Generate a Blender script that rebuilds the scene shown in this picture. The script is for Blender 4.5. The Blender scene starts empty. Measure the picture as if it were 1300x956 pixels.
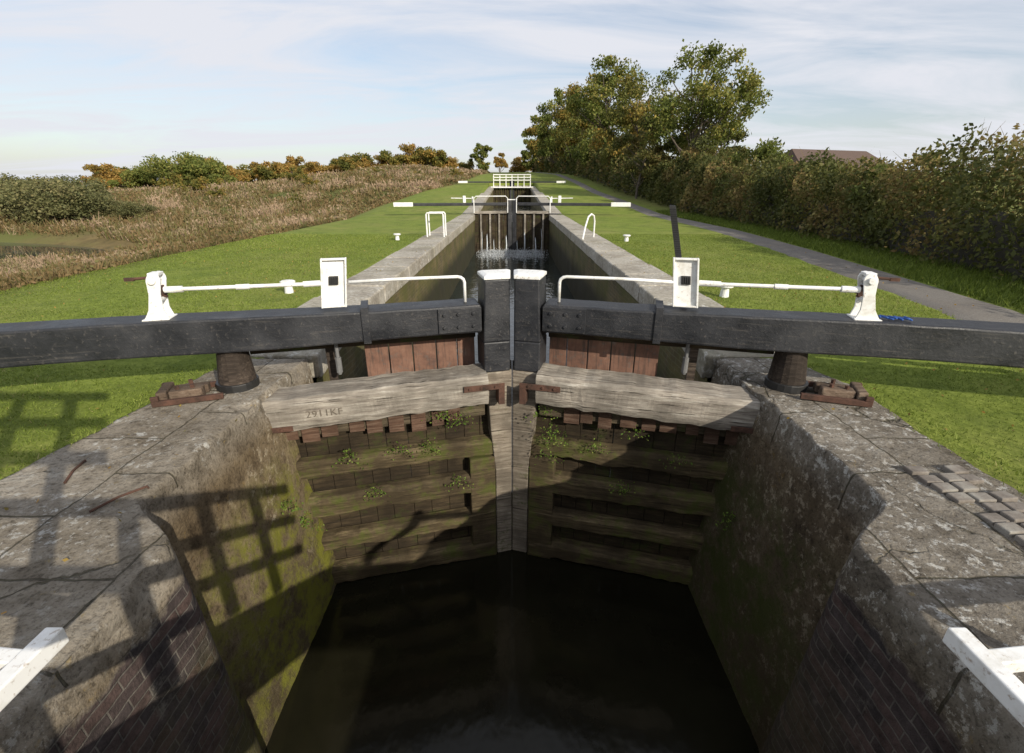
import bpy, bmesh, math, random
import numpy as np
from mathutils import Vector, Matrix, noise
random.seed(7); rng=np.random.default_rng(7)
scene=bpy.context.scene
COL=scene.collection
scene.view_settings.view_transform='Standard'
scene.view_settings.look='None'
scene.view_settings.exposure=0

# ------------------------------------------------------------------ materials
class NT:
    def __init__(s,name):
        s.m=bpy.data.materials.new(name); s.m.use_nodes=True; s.t=s.m.node_tree
        s.b=s.t.nodes['Principled BSDF']; s.tc=s.t.nodes.new('ShaderNodeTexCoord'); s.o=s.tc.outputs['Object']
    def n(s,typ,**k):
        x=s.t.nodes.new(typ)
        for a,b in k.items(): setattr(x,a,b)
        return x
    def l(s,a,b): s.t.links.new(a,b)
    def mapv(s,sc,vec=None):
        x=s.n('ShaderNodeMapping'); x.inputs['Scale'].default_value=sc; s.l(vec or s.o,x.inputs[0]); return x.outputs[0]
    def noise(s,scale,detail=5,rough=.6,vec=None):
        x=s.n('ShaderNodeTexNoise'); x.inputs['Scale'].default_value=scale; x.inputs['Detail'].default_value=detail
        x.inputs['Roughness'].default_value=rough; s.l(vec or s.o,x.inputs['Vector']); return x.outputs['Fac']
    def voro(s,scale,vec=None,feature='F1',out='Distance'):
        x=s.n('ShaderNodeTexVoronoi',feature=feature); x.inputs['Scale'].default_value=scale; s.l(vec or s.o,x.inputs['Vector']); return x.outputs[out]
    def ramp(s,fac,stops):
        x=s.n('ShaderNodeValToRGB'); e=x.color_ramp.elements
        while len(e)<len(stops): e.new(0.5)
        for i,(p,c) in enumerate(stops):
            e[i].position=p
            if not isinstance(c,tuple): c=(c,c,c)
            e[i].color=(c[0],c[1],c[2],1)
        s.l(fac,x.inputs[0]); return x.outputs[0]
    def mix(s,f,a,b,blend='MIX'):
        x=s.n('ShaderNodeMix',data_type='RGBA',blend_type=blend)
        for sock,v in ((x.inputs[0],f),(x.inputs[6],a),(x.inputs[7],b)):
            if isinstance(v,(int,float)): sock.default_value=v
            elif isinstance(v,tuple): sock.default_value=(v[0],v[1],v[2],1)
            else: s.l(v,sock)
        return x.outputs[2]
    def math(s,op,a,b=0.0,clamp=False):
        x=s.n('ShaderNodeMath',operation=op); x.use_clamp=clamp
        for i,v in enumerate((a,b)):
            if isinstance(v,(int,float)): x.inputs[i].default_value=v
            else: s.l(v,x.inputs[i])
        return x.outputs[0]
    def xyz(s,vec=None):
        x=s.n('ShaderNodeSeparateXYZ'); s.l(vec or s.o,x.inputs[0]); return x.outputs
    def bump(s,h,st=.5,dist=.02):
        x=s.n('ShaderNodeBump'); x.inputs['Strength'].default_value=st; x.inputs['Distance'].default_value=dist
        s.l(h,x.inputs['Height']); s.l(x.outputs[0],s.b.inputs['Normal'])
    def done(s,col,rough=.8,spec=None):
        if isinstance(col,tuple): s.b.inputs['Base Color'].default_value=(*col,1)
        else: s.l(col,s.b.inputs['Base Color'])
        if isinstance(rough,(int,float)): s.b.inputs['Roughness'].default_value=rough
        else: s.l(rough,s.b.inputs['Roughness'])
        if spec is not None: s.b.inputs['Specular IOR Level'].default_value=spec
        return s.m

def mat_black():
    k=NT('black_paint'); a=k.noise(3,6); b=k.noise(30,5,.7)
    c=k.ramp(a,[(.35,(.014,.015,.018)),(.62,(.030,.031,.035)),(.8,(.07,.067,.063))])
    c=k.mix(k.ramp(b,[(.58,0.0),(.72,.7)]),c,(.11,.10,.09))
    v=k.mapv((1.5,8,30)); c=k.mix(k.ramp(k.noise(2,5,.6,v),[(.58,0.0),(.72,.45)]),c,(.10,.09,.08))
    k.bump(b,.5,.01); return k.done(c,k.ramp(a,[(.3,.35),(.7,.65)]),.4)
def mat_white():
    k=NT('white_paint'); a=k.noise(6,6,.7); b=k.noise(35,4,.7)
    c=k.ramp(a,[(.3,(.58,.56,.50)),(.5,(.78,.78,.76))])
    c=k.mix(k.ramp(b,[(.58,0.0),(.70,.8)]),c,(.33,.25,.18)); k.bump(b,.2,.005)
    return k.done(c,.5)
def mat_wood(name,c1,c2,c3,moss=0.0,mossc=(.05,.065,.012),wet=.35):
    k=NT(name); v=k.mapv((1.2,16,16)); g=k.noise(2.2,8,.7,v); big=k.noise(1.7,5); sm=k.noise(7,6,.7)
    c=k.ramp(g,[(.32,c1),(.5,c2),(.68,c3)])
    c=k.mix(k.ramp(big,[(.38,.8),(.6,0.0)]),c,tuple(q*wet for q in c2))
    c=k.mix(k.ramp(sm,[(.3,.6),(.5,0.0)]),c,tuple(q*.5 for q in c2))
    v2=k.mapv((.8,22,22)); cr=k.noise(2.5,4,.5,v2)
    c=k.mix(k.ramp(cr,[(.30,.9),(.38,0.0)]),c,(.02,.015,.01))
    if moss>0:
        m=k.noise(3.5,8,.75)
        c=k.mix(k.ramp(m,[(.62-moss*.25,0.0),(.70-moss*.15,.85)]),c,mossc)
    k.bump(g,.8,.015); return k.done(c,.85,.25)
def mat_rust(name='rusty_iron',c1=(.03,.02,.015),c2=(.11,.055,.038)):
    k=NT(name); a=k.noise(9,8,.7); c=k.ramp(a,[(.3,c1),(.65,c2)]); k.bump(a,.6,.01); return k.done(c,.85,.3)
def mat_panel():
    k=NT('red_lead_planks'); a=k.noise(3.2,7,.7); b=k.noise(14,5); v=k.mapv((14,14,1.2)); g=k.noise(2.4,7,.65,v)
    c=k.ramp(a,[(.3,(.07,.045,.038)),(.45,(.15,.08,.056)),(.6,(.21,.115,.08)),(.72,(.22,.185,.16))])
    c=k.mix(k.ramp(b,[(.55,0.0),(.7,.7)]),c,(.11,.10,.09)); c=k.mix(k.ramp(g,[(.35,.6),(.5,0.0)]),c,(.05,.04,.035)); k.bump(b,.3,.01); return k.done(c,.75,.3)

def lichen(k,c,amt=.8,lo=.46):
    l2=k.noise(1.6,4); l3=k.noise(14,7,.78)
    m=k.math('MULTIPLY',k.ramp(l3,[(.54,0.0),(.59,1.0)]),k.ramp(l2,[(lo,0.0),(lo+.12,1.0)]))
    c=k.mix(k.math('MULTIPLY',m,amt),c,(.58,.57,.53))
    l4=k.noise(9,6,.8); m2=k.math('MULTIPLY',k.ramp(l4,[(.62,0.0),(.66,1.0)]),.6)
    return k.mix(m2,c,(.33,.25,.11))

def mat_concrete_wall(left):
    k=NT('lock_concrete_and_brick'+('_left' if left else '_right'))
    x,y,z=k.xyz()
    a=k.noise(1.3,7,.65); b=k.noise(8,9,.75); d=k.noise(40,5,.75)
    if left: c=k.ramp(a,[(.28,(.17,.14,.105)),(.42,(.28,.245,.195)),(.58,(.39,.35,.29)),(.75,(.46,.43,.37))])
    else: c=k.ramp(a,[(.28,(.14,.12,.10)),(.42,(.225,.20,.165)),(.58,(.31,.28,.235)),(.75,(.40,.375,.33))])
    c=k.mix(.9,c,k.ramp(b,[(.3,(.18,.16,.14)),(.45,(.75,.73,.7)),(.6,(1,1,1)),(.75,(1.1,1.05,.95))]),'MULTIPLY')
    c=k.mix(.75,c,k.ramp(d,[(.33,(.22,.2,.18)),(.5,(1,1,1))]),'MULTIPLY')
    c=lichen(k,c,.85,.46 if left else .38)
    wv=k.n('ShaderNodeVectorMath',operation='ADD'); 
    nn=k.n('ShaderNodeTexNoise'); nn.inputs['Scale'].default_value=2.2; nn.inputs['Detail'].default_value=6; k.l(k.o,nn.inputs['Vector'])
    sc=k.n('ShaderNodeVectorMath',operation='SCALE'); sc.inputs['Scale'].default_value=.5; k.l(nn.outputs['Color'],sc.inputs[0])
    k.l(k.o,wv.inputs[0]); k.l(sc.outputs[0],wv.inputs[1])
    cr=k.voro(.8,wv.outputs[0],'DISTANCE_TO_EDGE'); crm=k.ramp(cr,[(.002,1.0),(.008,0.0)])
    crm=k.math('MULTIPLY',crm,k.ramp(k.noise(1.1,4),[(.45,0.0),(.55,1.0)]))
    wj=k.n('ShaderNodeVectorMath',operation='SCALE'); wj.inputs['Scale'].default_value=.09; k.l(nn.outputs['Color'],wj.inputs[0])
    wj2=k.n('ShaderNodeVectorMath',operation='ADD'); k.l(k.o,wj2.inputs[0]); k.l(wj.outputs[0],wj2.inputs[1])
    sx,sy,_=k.xyz(wj2.outputs[0])
    cj=k.n('ShaderNodeCombineXYZ'); k.l(sy,cj.inputs[0]); k.l(k.math('ADD',sx,.47 if left else .12),cj.inputs[1])
    sb=k.n('ShaderNodeTexBrick'); k.l(cj.outputs[0],sb.inputs['Vector']); sb.inputs['Scale'].default_value=1
    sb.inputs['Brick Width'].default_value=.92; sb.inputs['Row Height'].default_value=.72; sb.inputs['Mortar Size'].default_value=.008; sb.inputs['Mortar Smooth'].default_value=.5
    sb.inputs['Color1'].default_value=(1,1,1,1); sb.inputs['Color2'].default_value=(.78,.77,.75,1); sb.inputs['Mortar'].default_value=(.9,.9,.9,1)
    top=k.math('GREATER_THAN',z,-.30 if not left else -.12)
    c=k.mix(k.math('MULTIPLY',top,.8),c,sb.outputs['Color'],'MULTIPLY')
    jm=k.math('MULTIPLY',k.math('MULTIPLY',sb.outputs['Fac'],top),k.ramp(b,[(.38,.3),(.5,1.0)]))
    crm=k.math('MAXIMUM',k.math('MULTIPLY',crm,k.math('GREATER_THAN',z,-.12)),jm)
    c=k.mix(k.math('MULTIPLY',crm,.75),c,(.06,.055,.03))
    comb=k.n('ShaderNodeCombineXYZ'); k.l(y,comb.inputs[0]); k.l(z,comb.inputs[1])
    br=k.n('ShaderNodeTexBrick'); k.l(comb.outputs[0],br.inputs['Vector'])
    br.inputs['Scale'].default_value=1; br.inputs['Brick Width'].default_value=.20; br.inputs['Row Height'].default_value=.065
    br.inputs['Mortar Size'].default_value=.0055; br.inputs['Color1'].default_value=(.080,.055,.050,1); br.inputs['Color2'].default_value=(.044,.039,.040,1)
    br.inputs['Mortar'].default_value=(.12,.11,.098,1); br.inputs['Mortar Smooth'].default_value=.4
    bc=k.mix(.9,br.outputs['Color'],k.ramp(b,[(.3,(.3,.3,.3)),(.6,(1.5,1.45,1.4))]),'MULTIPLY')
    bc=k.mix(k.ramp(k.noise(3.3,8,.78),[(.57,0.0),(.68,.7)]),bc,(.22,.20,.17))
    mz=k.math('ADD',z,k.math('MULTIPLY',k.noise(1.8,6,.7),.40))
    bm=k.math('MULTIPLY',k.ramp(k.math('MULTIPLY',mz,-1.0),[(.04,0.0),(.09,1.0)]),k.math('LESS_THAN',y,2.19))
    c=k.mix(bm,c,bc)
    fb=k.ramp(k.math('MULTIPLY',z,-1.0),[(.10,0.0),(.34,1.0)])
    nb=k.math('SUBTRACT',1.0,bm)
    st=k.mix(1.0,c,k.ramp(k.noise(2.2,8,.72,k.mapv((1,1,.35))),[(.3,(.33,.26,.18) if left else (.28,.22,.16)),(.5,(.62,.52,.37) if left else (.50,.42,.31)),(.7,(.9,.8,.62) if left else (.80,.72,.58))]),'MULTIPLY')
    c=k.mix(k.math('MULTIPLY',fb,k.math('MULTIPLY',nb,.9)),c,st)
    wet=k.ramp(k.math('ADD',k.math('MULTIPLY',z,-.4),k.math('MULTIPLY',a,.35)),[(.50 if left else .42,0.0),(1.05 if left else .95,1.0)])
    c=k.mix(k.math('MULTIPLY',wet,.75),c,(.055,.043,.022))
    ms=k.math('MULTIPLY',k.ramp(k.noise(2.6,9,.78),[(.44,0.0),(.56,1.0)]),k.ramp(k.math('MULTIPLY',z,-1.0),[(.5,0.0),(1.1,.9)]))
    ms=k.math('MULTIPLY',ms,k.ramp(k.math('MULTIPLY',y,.2),[(.36,.12),(.60,1.0)]))
    c=k.mix(ms,c,(.17,.17,.022) if left else (.045,.055,.012))  # left face and algae brighter: warm sunlight put into the colour
    hb=k.math('ADD',k.math('MULTIPLY',b,.9),k.math('ADD',k.math('MULTIPLY',d,.5),k.math('MULTIPLY',crm,-.8)))
    hb=k.math('SUBTRACT',hb,k.math('MULTIPLY',k.math('MULTIPLY',br.outputs['Fac'],bm),.6))
    k.bump(hb,1.0,.032); return k.done(c,.92,.2)

def mat_coping():
    k=NT('coping_stone'); a=k.noise(1.1,7,.65); b=k.noise(16,8,.7)
    c=k.ramp(a,[(.3,(.25,.22,.18)),(.5,(.40,.365,.30)),(.7,(.48,.45,.39))])
    c=k.mix(.75,c,k.ramp(b,[(.3,(.35,.35,.35)),(.6,(1,1,1))]),'MULTIPLY')
    c=k.mix(k.ramp(k.noise(.6,6,.7),[(.5,0.0),(.65,.5)]),c,(.17,.16,.10)); c=lichen(k,c)
    k.bump(b,.6,.015); return k.done(c,.9,.25)
def mat_chamber():
    k=NT('chamber_brick'); x,y,z=k.xyz()
    comb=k.n('ShaderNodeCombineXYZ'); k.l(y,comb.inputs[0]); k.l(z,comb.inputs[1])
    br=k.n('ShaderNodeTexBrick'); k.l(comb.outputs[0],br.inputs['Vector'])
    br.inputs['Scale'].default_value=1; br.inputs['Brick Width'].default_value=.23; br.inputs['Row Height'].default_value=.078
    br.inputs['Mortar Size'].default_value=.008; br.inputs['Color1'].default_value=(.13,.10,.05,1); br.inputs['Color2'].default_value=(.085,.07,.04,1)
    br.inputs['Mortar'].default_value=(.14,.125,.08,1)
    a=k.noise(1.4,7,.7)
    c=k.mix(.8,br.outputs['Color'],k.ramp(a,[(.3,(.4,.42,.35)),(.6,(1.3,1.25,1.1))]),'MULTIPLY')
    c=k.mix(k.ramp(k.noise(.9,6,.7),[(.42,0.0),(.6,.85)]),c,(.085,.085,.022))
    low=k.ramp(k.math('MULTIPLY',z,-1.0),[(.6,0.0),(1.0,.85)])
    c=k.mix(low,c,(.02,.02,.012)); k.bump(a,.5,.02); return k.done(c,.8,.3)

def mat_ground():
    k=NT('grass_and_field')
    at=k.n('ShaderNodeAttribute'); at.attribute_name='zone'
    a=k.noise(.3,6,.65); b=k.noise(14,8,.75); d=k.noise(.05,6,.7); e=k.noise(1.6,6,.7)
    g=k.ramp(b,[(.3,(.085,.115,.018)),(.5,(.165,.21,.034)),(.72,(.245,.285,.06))])
    g=k.mix(k.ramp(a,[(.45,0.0),(.65,.6)]),g,(.24,.235,.07))
    g=k.mix(k.ramp(e,[(.38,.5),(.55,0.0)]),g,(.075,.11,.018))
    f=k.ramp(k.noise(.8,8,.75),[(.3,(.07,.06,.026)),(.5,(.16,.12,.052)),(.7,(.23,.165,.075))])
    f=k.mix(k.ramp(d,[(.42,0.0),(.52,.85)]),f,(.11,.125,.035))
    c=k.mix(at.outputs['Fac'],g,f)
    k.bump(b,.6,.02); return k.done(c,.95,.15)
def mat_path():
    k=NT('gravel_path'); a=k.noise(60,4,.7); b=k.noise(1.2,5)
    c=k.ramp(a,[(.3,(.11,.10,.088)),(.6,(.20,.185,.165)),(.8,(.28,.265,.24))])
    c=k.mix(k.ramp(b,[(.45,0.0),(.7,.5)]),c,(.14,.12,.10)); k.bump(a,.5,.01); return k.done(c,.95,.2)
def mat_water(name,c,wave=.35,sc=2.2,rough=.04,spec=.5):
    k=NT(name); v=k.mapv((1,.7,1)); a=k.noise(sc,4,.55,v); k.bump(a,wave,.03)
    col=k.mix(k.ramp(k.noise(.8,5,.6),[(.4,0.0),(.65,1.0)]),c,tuple(q*1.7 for q in c)); return k.done(col,rough,spec)
def leafmat(name,stops,tr=.3,rough=.65):
    k=NT(name); at=k.n('ShaderNodeAttribute'); at.attribute_name='tint'
    c=k.ramp(at.outputs['Fac'],stops); k.done(c,rough,.25)
    t=k.n('ShaderNodeBsdfTranslucent'); k.l(c,t.inputs[0]); mx=k.n('ShaderNodeMixShader'); mx.inputs[0].default_value=tr
    k.l(k.b.outputs[0],mx.inputs[1]); k.l(t.outputs[0],mx.inputs[2])
    out=[n for n in k.t.nodes if n.type=='OUTPUT_MATERIAL'][0]; k.l(mx.outputs[0],out.inputs[0]); return k.m
def plain(name,c,rough=.8):
    k=NT(name); a=k.noise(12,5); col=k.ramp(a,[(.3,tuple(q*.7 for q in c)),(.7,tuple(min(1,q*1.15) for q in c))]); k.bump(a,.3,.01); return k.done(col,rough)

BLACK=mat_black(); WHITE=mat_white(); RUST=mat_rust(); PANEL=mat_panel()
WOOD=mat_wood('weathered_oak',(.12,.10,.085),(.31,.275,.23),(.49,.46,.40),wet=.42)
MOSSW=mat_wood('mossy_wet_oak',(.03,.022,.012),(.095,.070,.038),(.18,.14,.08),moss=.5,mossc=(.065,.078,.014),wet=.35)
DARKW=mat_wood('dark_wet_oak',(.014,.011,.007),(.045,.032,.018),(.08,.058,.033),moss=.35,mossc=(.035,.045,.010))
POSTW=mat_wood('tarred_heel_oak',(.02,.016,.012),(.06,.045,.035),(.14,.11,.085))
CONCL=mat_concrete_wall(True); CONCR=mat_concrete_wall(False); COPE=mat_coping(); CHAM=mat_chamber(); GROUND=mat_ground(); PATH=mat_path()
WATER=mat_water('dark_lock_water',(.008,.0075,.0042),.45,1.4,.13,.25)
WATER2=mat_water('chamber_water',(.015,.02,.018),.8,3.0,.08)
POND=mat_water('pond_water',(.03,.035,.035),.1,.6)
BARK=plain('bark',(.10,.08,.06)); DARKHOLE=plain('dark_iron',(.02,.02,.02),.5); GALV=plain('grey_steel',(.16,.16,.16),.5); CARVE=plain('carved_shadowed_wood',(.15,.125,.095))
GRASSL=leafmat('grass_blades',[(0,(.10,.14,.02)),(.5,(.21,.27,.045)),(.85,(.30,.34,.08)),(1,(.40,.35,.16))],.4)
REED=leafmat('dry_weeds',[(0,(.08,.08,.025)),(.3,(.17,.13,.055)),(.55,(.25,.165,.08)),(.75,(.14,.15,.045)),(1,(.40,.29,.19))],.35)
HEDGE=leafmat('hedge_leaves',[(0,(.06,.07,.018)),(.4,(.12,.13,.036)),(.65,(.18,.16,.05)),(.85,(.20,.135,.055)),(1,(.31,.25,.09))],.4)
GREENL=leafmat('green_leaves',[(0,(.07,.09,.02)),(.5,(.16,.19,.042)),(.85,(.28,.26,.07)),(1,(.40,.30,.07))],.4)
AUTL=leafmat('autumn_leaves',[(0,(.08,.09,.022)),(.4,(.16,.165,.04)),(.7,(.27,.21,.05)),(1,(.42,.24,.06))],.4)
ORGL=leafmat('orange_leaves',[(0,(.15,.13,.035)),(.4,(.32,.22,.06)),(.7,(.46,.27,.075)),(1,(.28,.25,.07))],.4)
WILLOW=leafmat('willow_leaves',[(0,(.08,.09,.035)),(.5,(.16,.16,.065)),(1,(.28,.24,.11))],.3)
WEED=leafmat('wall_plants',[(0,(.05,.10,.012)),(.6,(.13,.22,.03)),(1,(.24,.28,.06))],.35)
CORE=plain('dark_core_fill',(.035,.03,.018))

# ------------------------------------------------------------------ helpers
def tag(o,label,cat,group=None,kind=None):
    o['label']=label; o['category']=cat
    if group: o['group']=group
    if kind: o['kind']=kind
def empty(name,loc=(0,0,0),rz=0,parent=None):
    o=bpy.data.objects.new(name,None); o.empty_display_size=.2; COL.objects.link(o); o.location=loc; o.rotation_euler=(0,0,rz)
    if parent: o.parent=parent
    return o
def finish(name,bm,mat,parent=None,bevel=0,smooth=False,loc=None):
    bmesh.ops.recalc_face_normals(bm,faces=bm.faces)
    me=bpy.data.meshes.new(name); bm.to_mesh(me); bm.free()
    me.materials.append(mat)
    if smooth:
        for p in me.polygons: p.use_smooth=True
    o=bpy.data.objects.new(name,me); COL.objects.link(o)
    if parent: o.parent=parent
    if loc: o.location=loc
    if bevel:
        m=o.modifiers.new('b','BEVEL'); m.width=bevel; m.segments=2; m.limit_method='ANGLE'; m.angle_limit=math.radians(40)
    return o
def box(bm,x0,x1,y0,y1,z0,z1,M=None):
    co=[(x0,y0,z0),(x1,y0,z0),(x1,y1,z0),(x0,y1,z0),(x0,y0,z1),(x1,y0,z1),(x1,y1,z1),(x0,y1,z1)]
    vs=[bm.verts.new((M@Vector(c)) if M else c) for c in co]
    for f in ((0,3,2,1),(4,5,6,7),(0,1,5,4),(1,2,6,5),(2,3,7,6),(3,0,4,7)): bm.faces.new([vs[i] for i in f])
def tube(bm,pts,r,seg=10):
    pts=[Vector(p) for p in pts]; n=len(pts)
    rr=r if isinstance(r,(list,tuple)) else [r]*n
    rings=[]; prev=None
    for i,p in enumerate(pts):
        d=(pts[min(i+1,n-1)]-pts[max(i-1,0)]).normalized()
        ref=prev if prev is not None else (Vector((0,0,1)) if abs(d.z)<.9 else Vector((1,0,0)))
        u=ref-d*ref.dot(d)
        if u.length<1e-4: u=d.orthogonal()
        u.normalize(); prev=u; v=d.cross(u)
        rings.append([bm.verts.new(p+(u*math.cos(2*math.pi*j/seg)+v*math.sin(2*math.pi*j/seg))*rr[i]) for j in range(seg)])
    for a,b in zip(rings,rings[1:]):
        for j in range(seg): bm.faces.new((a[j],a[(j+1)%seg],b[(j+1)%seg],b[j]))
    bm.faces.new(rings[0][::-1]); bm.faces.new(rings[-1])
def prism(bm,pts,y0,y1):
    a=[bm.verts.new((p[0],y0,p[1])) for p in pts]; b=[bm.verts.new((p[0],y1,p[1])) for p in pts]
    n=len(pts); bm.faces.new(a); bm.faces.new(b[::-1])
    for i in range(n): bm.faces.new((a[i],b[i],b[(i+1)%n],a[(i+1)%n]))
def loft(bm,A,Bp):
    a=[bm.verts.new(p) for p in A]; b=[bm.verts.new(p) for p in Bp]; n=len(a)
    bm.faces.new(a); bm.faces.new(b[::-1])
    for i in range(n): bm.faces.new((a[i],b[i],b[(i+1)%n],a[(i+1)%n]))
def quads(name,Q,tint,mat,parent=None,loc=(0,0,0)):
    N=len(Q); me=bpy.data.meshes.new(name)
    me.vertices.add(4*N); me.vertices.foreach_set('co',np.ascontiguousarray(Q,dtype=np.float32).ravel())
    me.loops.add(4*N); me.polygons.add(N)
    me.loops.foreach_set('vertex_index',np.arange(4*N,dtype=np.int32))
    me.polygons.foreach_set('loop_start',np.arange(0,4*N,4,dtype=np.int32))
    me.update(calc_edges=True)
    ca=me.color_attributes.new('tint','FLOAT_COLOR','CORNER')
    t=np.repeat(np.clip(tint,0,1),4); ca.data.foreach_set('color',np.stack([t,t,t,np.ones_like(t)],1).astype(np.float32).ravel())
    me.materials.append(mat); me.validate()
    o=bpy.data.objects.new(name,me); COL.objects.link(o); o.location=loc
    if parent: o.parent=parent
    return o
def unit(N):
    v=rng.normal(size=(N,3)); return v/np.linalg.norm(v,axis=1,keepdims=True)
def leafq(P,size,asp=.6):
    N=len(P); a=unit(N); b=np.cross(a,unit(N)); b/=np.linalg.norm(b,axis=1,keepdims=True)+1e-9
    s=(size if np.ndim(size) else np.full(N,size))[:,None]; a=a*s; b=b*s*asp
    return np.stack([P-a,P-b*.9,P+a,P+b],1)
def bladeq(P,h,w,lean=.35,top=.25):
    N=len(P); th=rng.uniform(0,2*math.pi,N); W=np.stack([np.cos(th),np.sin(th),np.zeros(N)],1)*np.reshape(w,(-1,1))*.5
    L=rng.normal(size=(N,2))*lean; T=P+np.stack([L[:,0]*h,L[:,1]*h,h],1)
    return np.stack([P-W,P+W,T+W*top,T-W*top],1)
def grid_mesh(name,V,mat,parent=None,smooth=True,flip=False):
    R,C,_=V.shape; me=bpy.data.meshes.new(name)
    idx=np.arange(R*C).reshape(R,C)
    f=np.stack([idx[:-1,:-1],idx[:-1,1:],idx[1:,1:],idx[1:,:-1]],-1).reshape(-1,4)
    if flip: f=f[:,::-1]
    me.from_pydata(V.reshape(-1,3).tolist(),[],f.tolist()); me.materials.append(mat)
    if smooth: me.polygons.foreach_set('use_smooth',[True]*len(me.polygons))
    o=bpy.data.objects.new(name,me); COL.objects.link(o)
    if parent: o.parent=parent
    return o

# ------------------------------------------------------------------ terrain
PC=(-51.0,27.0,27.0,9.5)
def base(y): return np.interp(y,[-50,4.9,6.2,30,60,120,200,400],[0,0,.2,.2,1.6,3.6,4.5,4.5])
def G0(x,y):
    x=np.asarray(x,float); y=np.asarray(y,float)
    z=base(y)-.03
    L=np.clip(-x-8.6,0,None); w=np.clip(1-(y-38)/30,0,1); w=w*w*(3-2*w)
    near=-.22*np.minimum(L,8)-.008*np.clip(L-8,0,None)
    z=z+near*w+(-.032*L+2.1*np.exp(-((L-12)/15)**2)*np.clip((y-48)/35,0,1)*np.clip((190-y)/60,0,1))*(1-w)
    e=((x-PC[0])/PC[2])**2+((y-PC[1])/PC[3])**2
    z=z-np.clip(1.25-e,0,.6)*1.6*(w>0)
    und=(np.sin(x*.13+1.3)*np.cos(y*.09)+.5*np.sin(x*.31+y*.23))*.2
    z=z+und*np.clip((np.abs(x)-14)/12,0,1)*np.where((y<40)&(x<0),.25,1)
    return z
def G(x,y):
    z=G0(x,y); m=(np.abs(x)<2.77)&(np.asarray(y)<64.1); return np.where(m,-4.2,z)
def xb(y): return np.interp(y,[0,7,41,52,62,85,130],[-8.0,-8.3,-11,-9.3,-6.3,-5,-3.5])
xs=np.unique(np.concatenate([[-1500,-900,-600,-400,-300,-220,-170,-130,-105,-92],np.arange(-84,-12,2),np.arange(-12,-2.9,.55),[-2.8,-2.75,0,2.75,2.8],np.arange(3.2,13,.7),np.arange(14,40,2.5),[45,55,70,90,120,170,250,400,700,1200]]))
ys=np.unique(np.concatenate([[-300,-100,-40,-20,-10,-5],np.arange(-3,14,.6),np.arange(14,42,1.4),np.arange(42,64,2.5),[64,64.3],np.arange(67,130,4),[140,160,190,230,300,450,700,1100,1800]]))
X,Y=np.meshgrid(xs,ys); V=np.stack([X,Y,G(X,Y)],-1)
ground=grid_mesh('ground',V,GROUND)
tag(ground,'mown green grass beside the lock with rough brown field beyond','ground'); ground['kind']='structure'
za=ground.data.attributes.new('zone','FLOAT','POINT')
zone=np.clip((xb(Y)-X)/1.2+.5,0,1)+np.clip((X-9.2)/1.5,0,1)*.5+ (Y>125)*.6
za.data.foreach_set('value',np.clip(zone,0,1).astype(np.float32).ravel())

pp=np.array([(6.1,-6),(6.1,2),(6.5,6.5),(7.6,13),(8.3,19),(8.6,30),(8.6,45),(8.2,60),(7.2,90),(5.5,120)])
ty=np.concatenate([np.arange(-6,20,.4),np.arange(20,120,1.5)]); tx=np.interp(ty,pp[:,1],pp[:,0])
k9=np.hanning(9); k9/=k9.sum(); tx=np.convolve(np.pad(tx,4,'edge'),k9,'valid')
PW=.54
cw=np.linspace(-PW,PW,9); PX=tx[:,None]+cw[None,:]+ (rng.normal(size=(len(ty),1))*.04)*(np.abs(cw)[None,:]>PW-.02); PY=np.repeat(ty[:,None],9,1)
PZ=G0(PX,PY)+.035-(np.abs(cw)[None,:]>PW-.02)*.05
path=grid_mesh('path',np.stack([PX,PY,PZ],-1),PATH); tag(path,'narrow grey gravel towpath running uphill beside the hedge','path'); path['kind']='structure'
def onpath(x,y): return np.abs(x-np.interp(y,ty,tx))<PW+.01

def plane(name,x0,x1,y0,y1,z,mat,label,cat):
    bm=bmesh.new(); vs=[bm.verts.new(c) for c in ((x0,y0,z),(x1,y0,z),(x1,y1,z),(x0,y1,z))]; bm.faces.new(vs)
    o=finish(name,bm,mat); tag(o,label,cat); o['kind']='structure'; return o
plane('water',-3,3,-12,5.2,-2.5,WATER,'dark still water at the foot of the lock gates','water')
plane('chamber_water',-2.6,2.6,5.2,30,-1.95,WATER2,'dark rippled water inside the lock chamber','water')
plane('upper_water',-2.6,2.6,30.1,61,-.25,WATER2,'dark water in the next lock chamber uphill','water')
bm=bmesh.new(); vs=[bm.verts.new((PC[0]+1.12*PC[2]*math.cos(a),PC[1]+1.12*PC[3]*math.sin(a),-1.96)) for a in np.linspace(0,2*math.pi,60,endpoint=False)]; bm.faces.new(vs)
o=finish('pond',bm,POND); tag(o,'pale still side pond beyond the rough grass','water'); o['kind']='structure'

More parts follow.
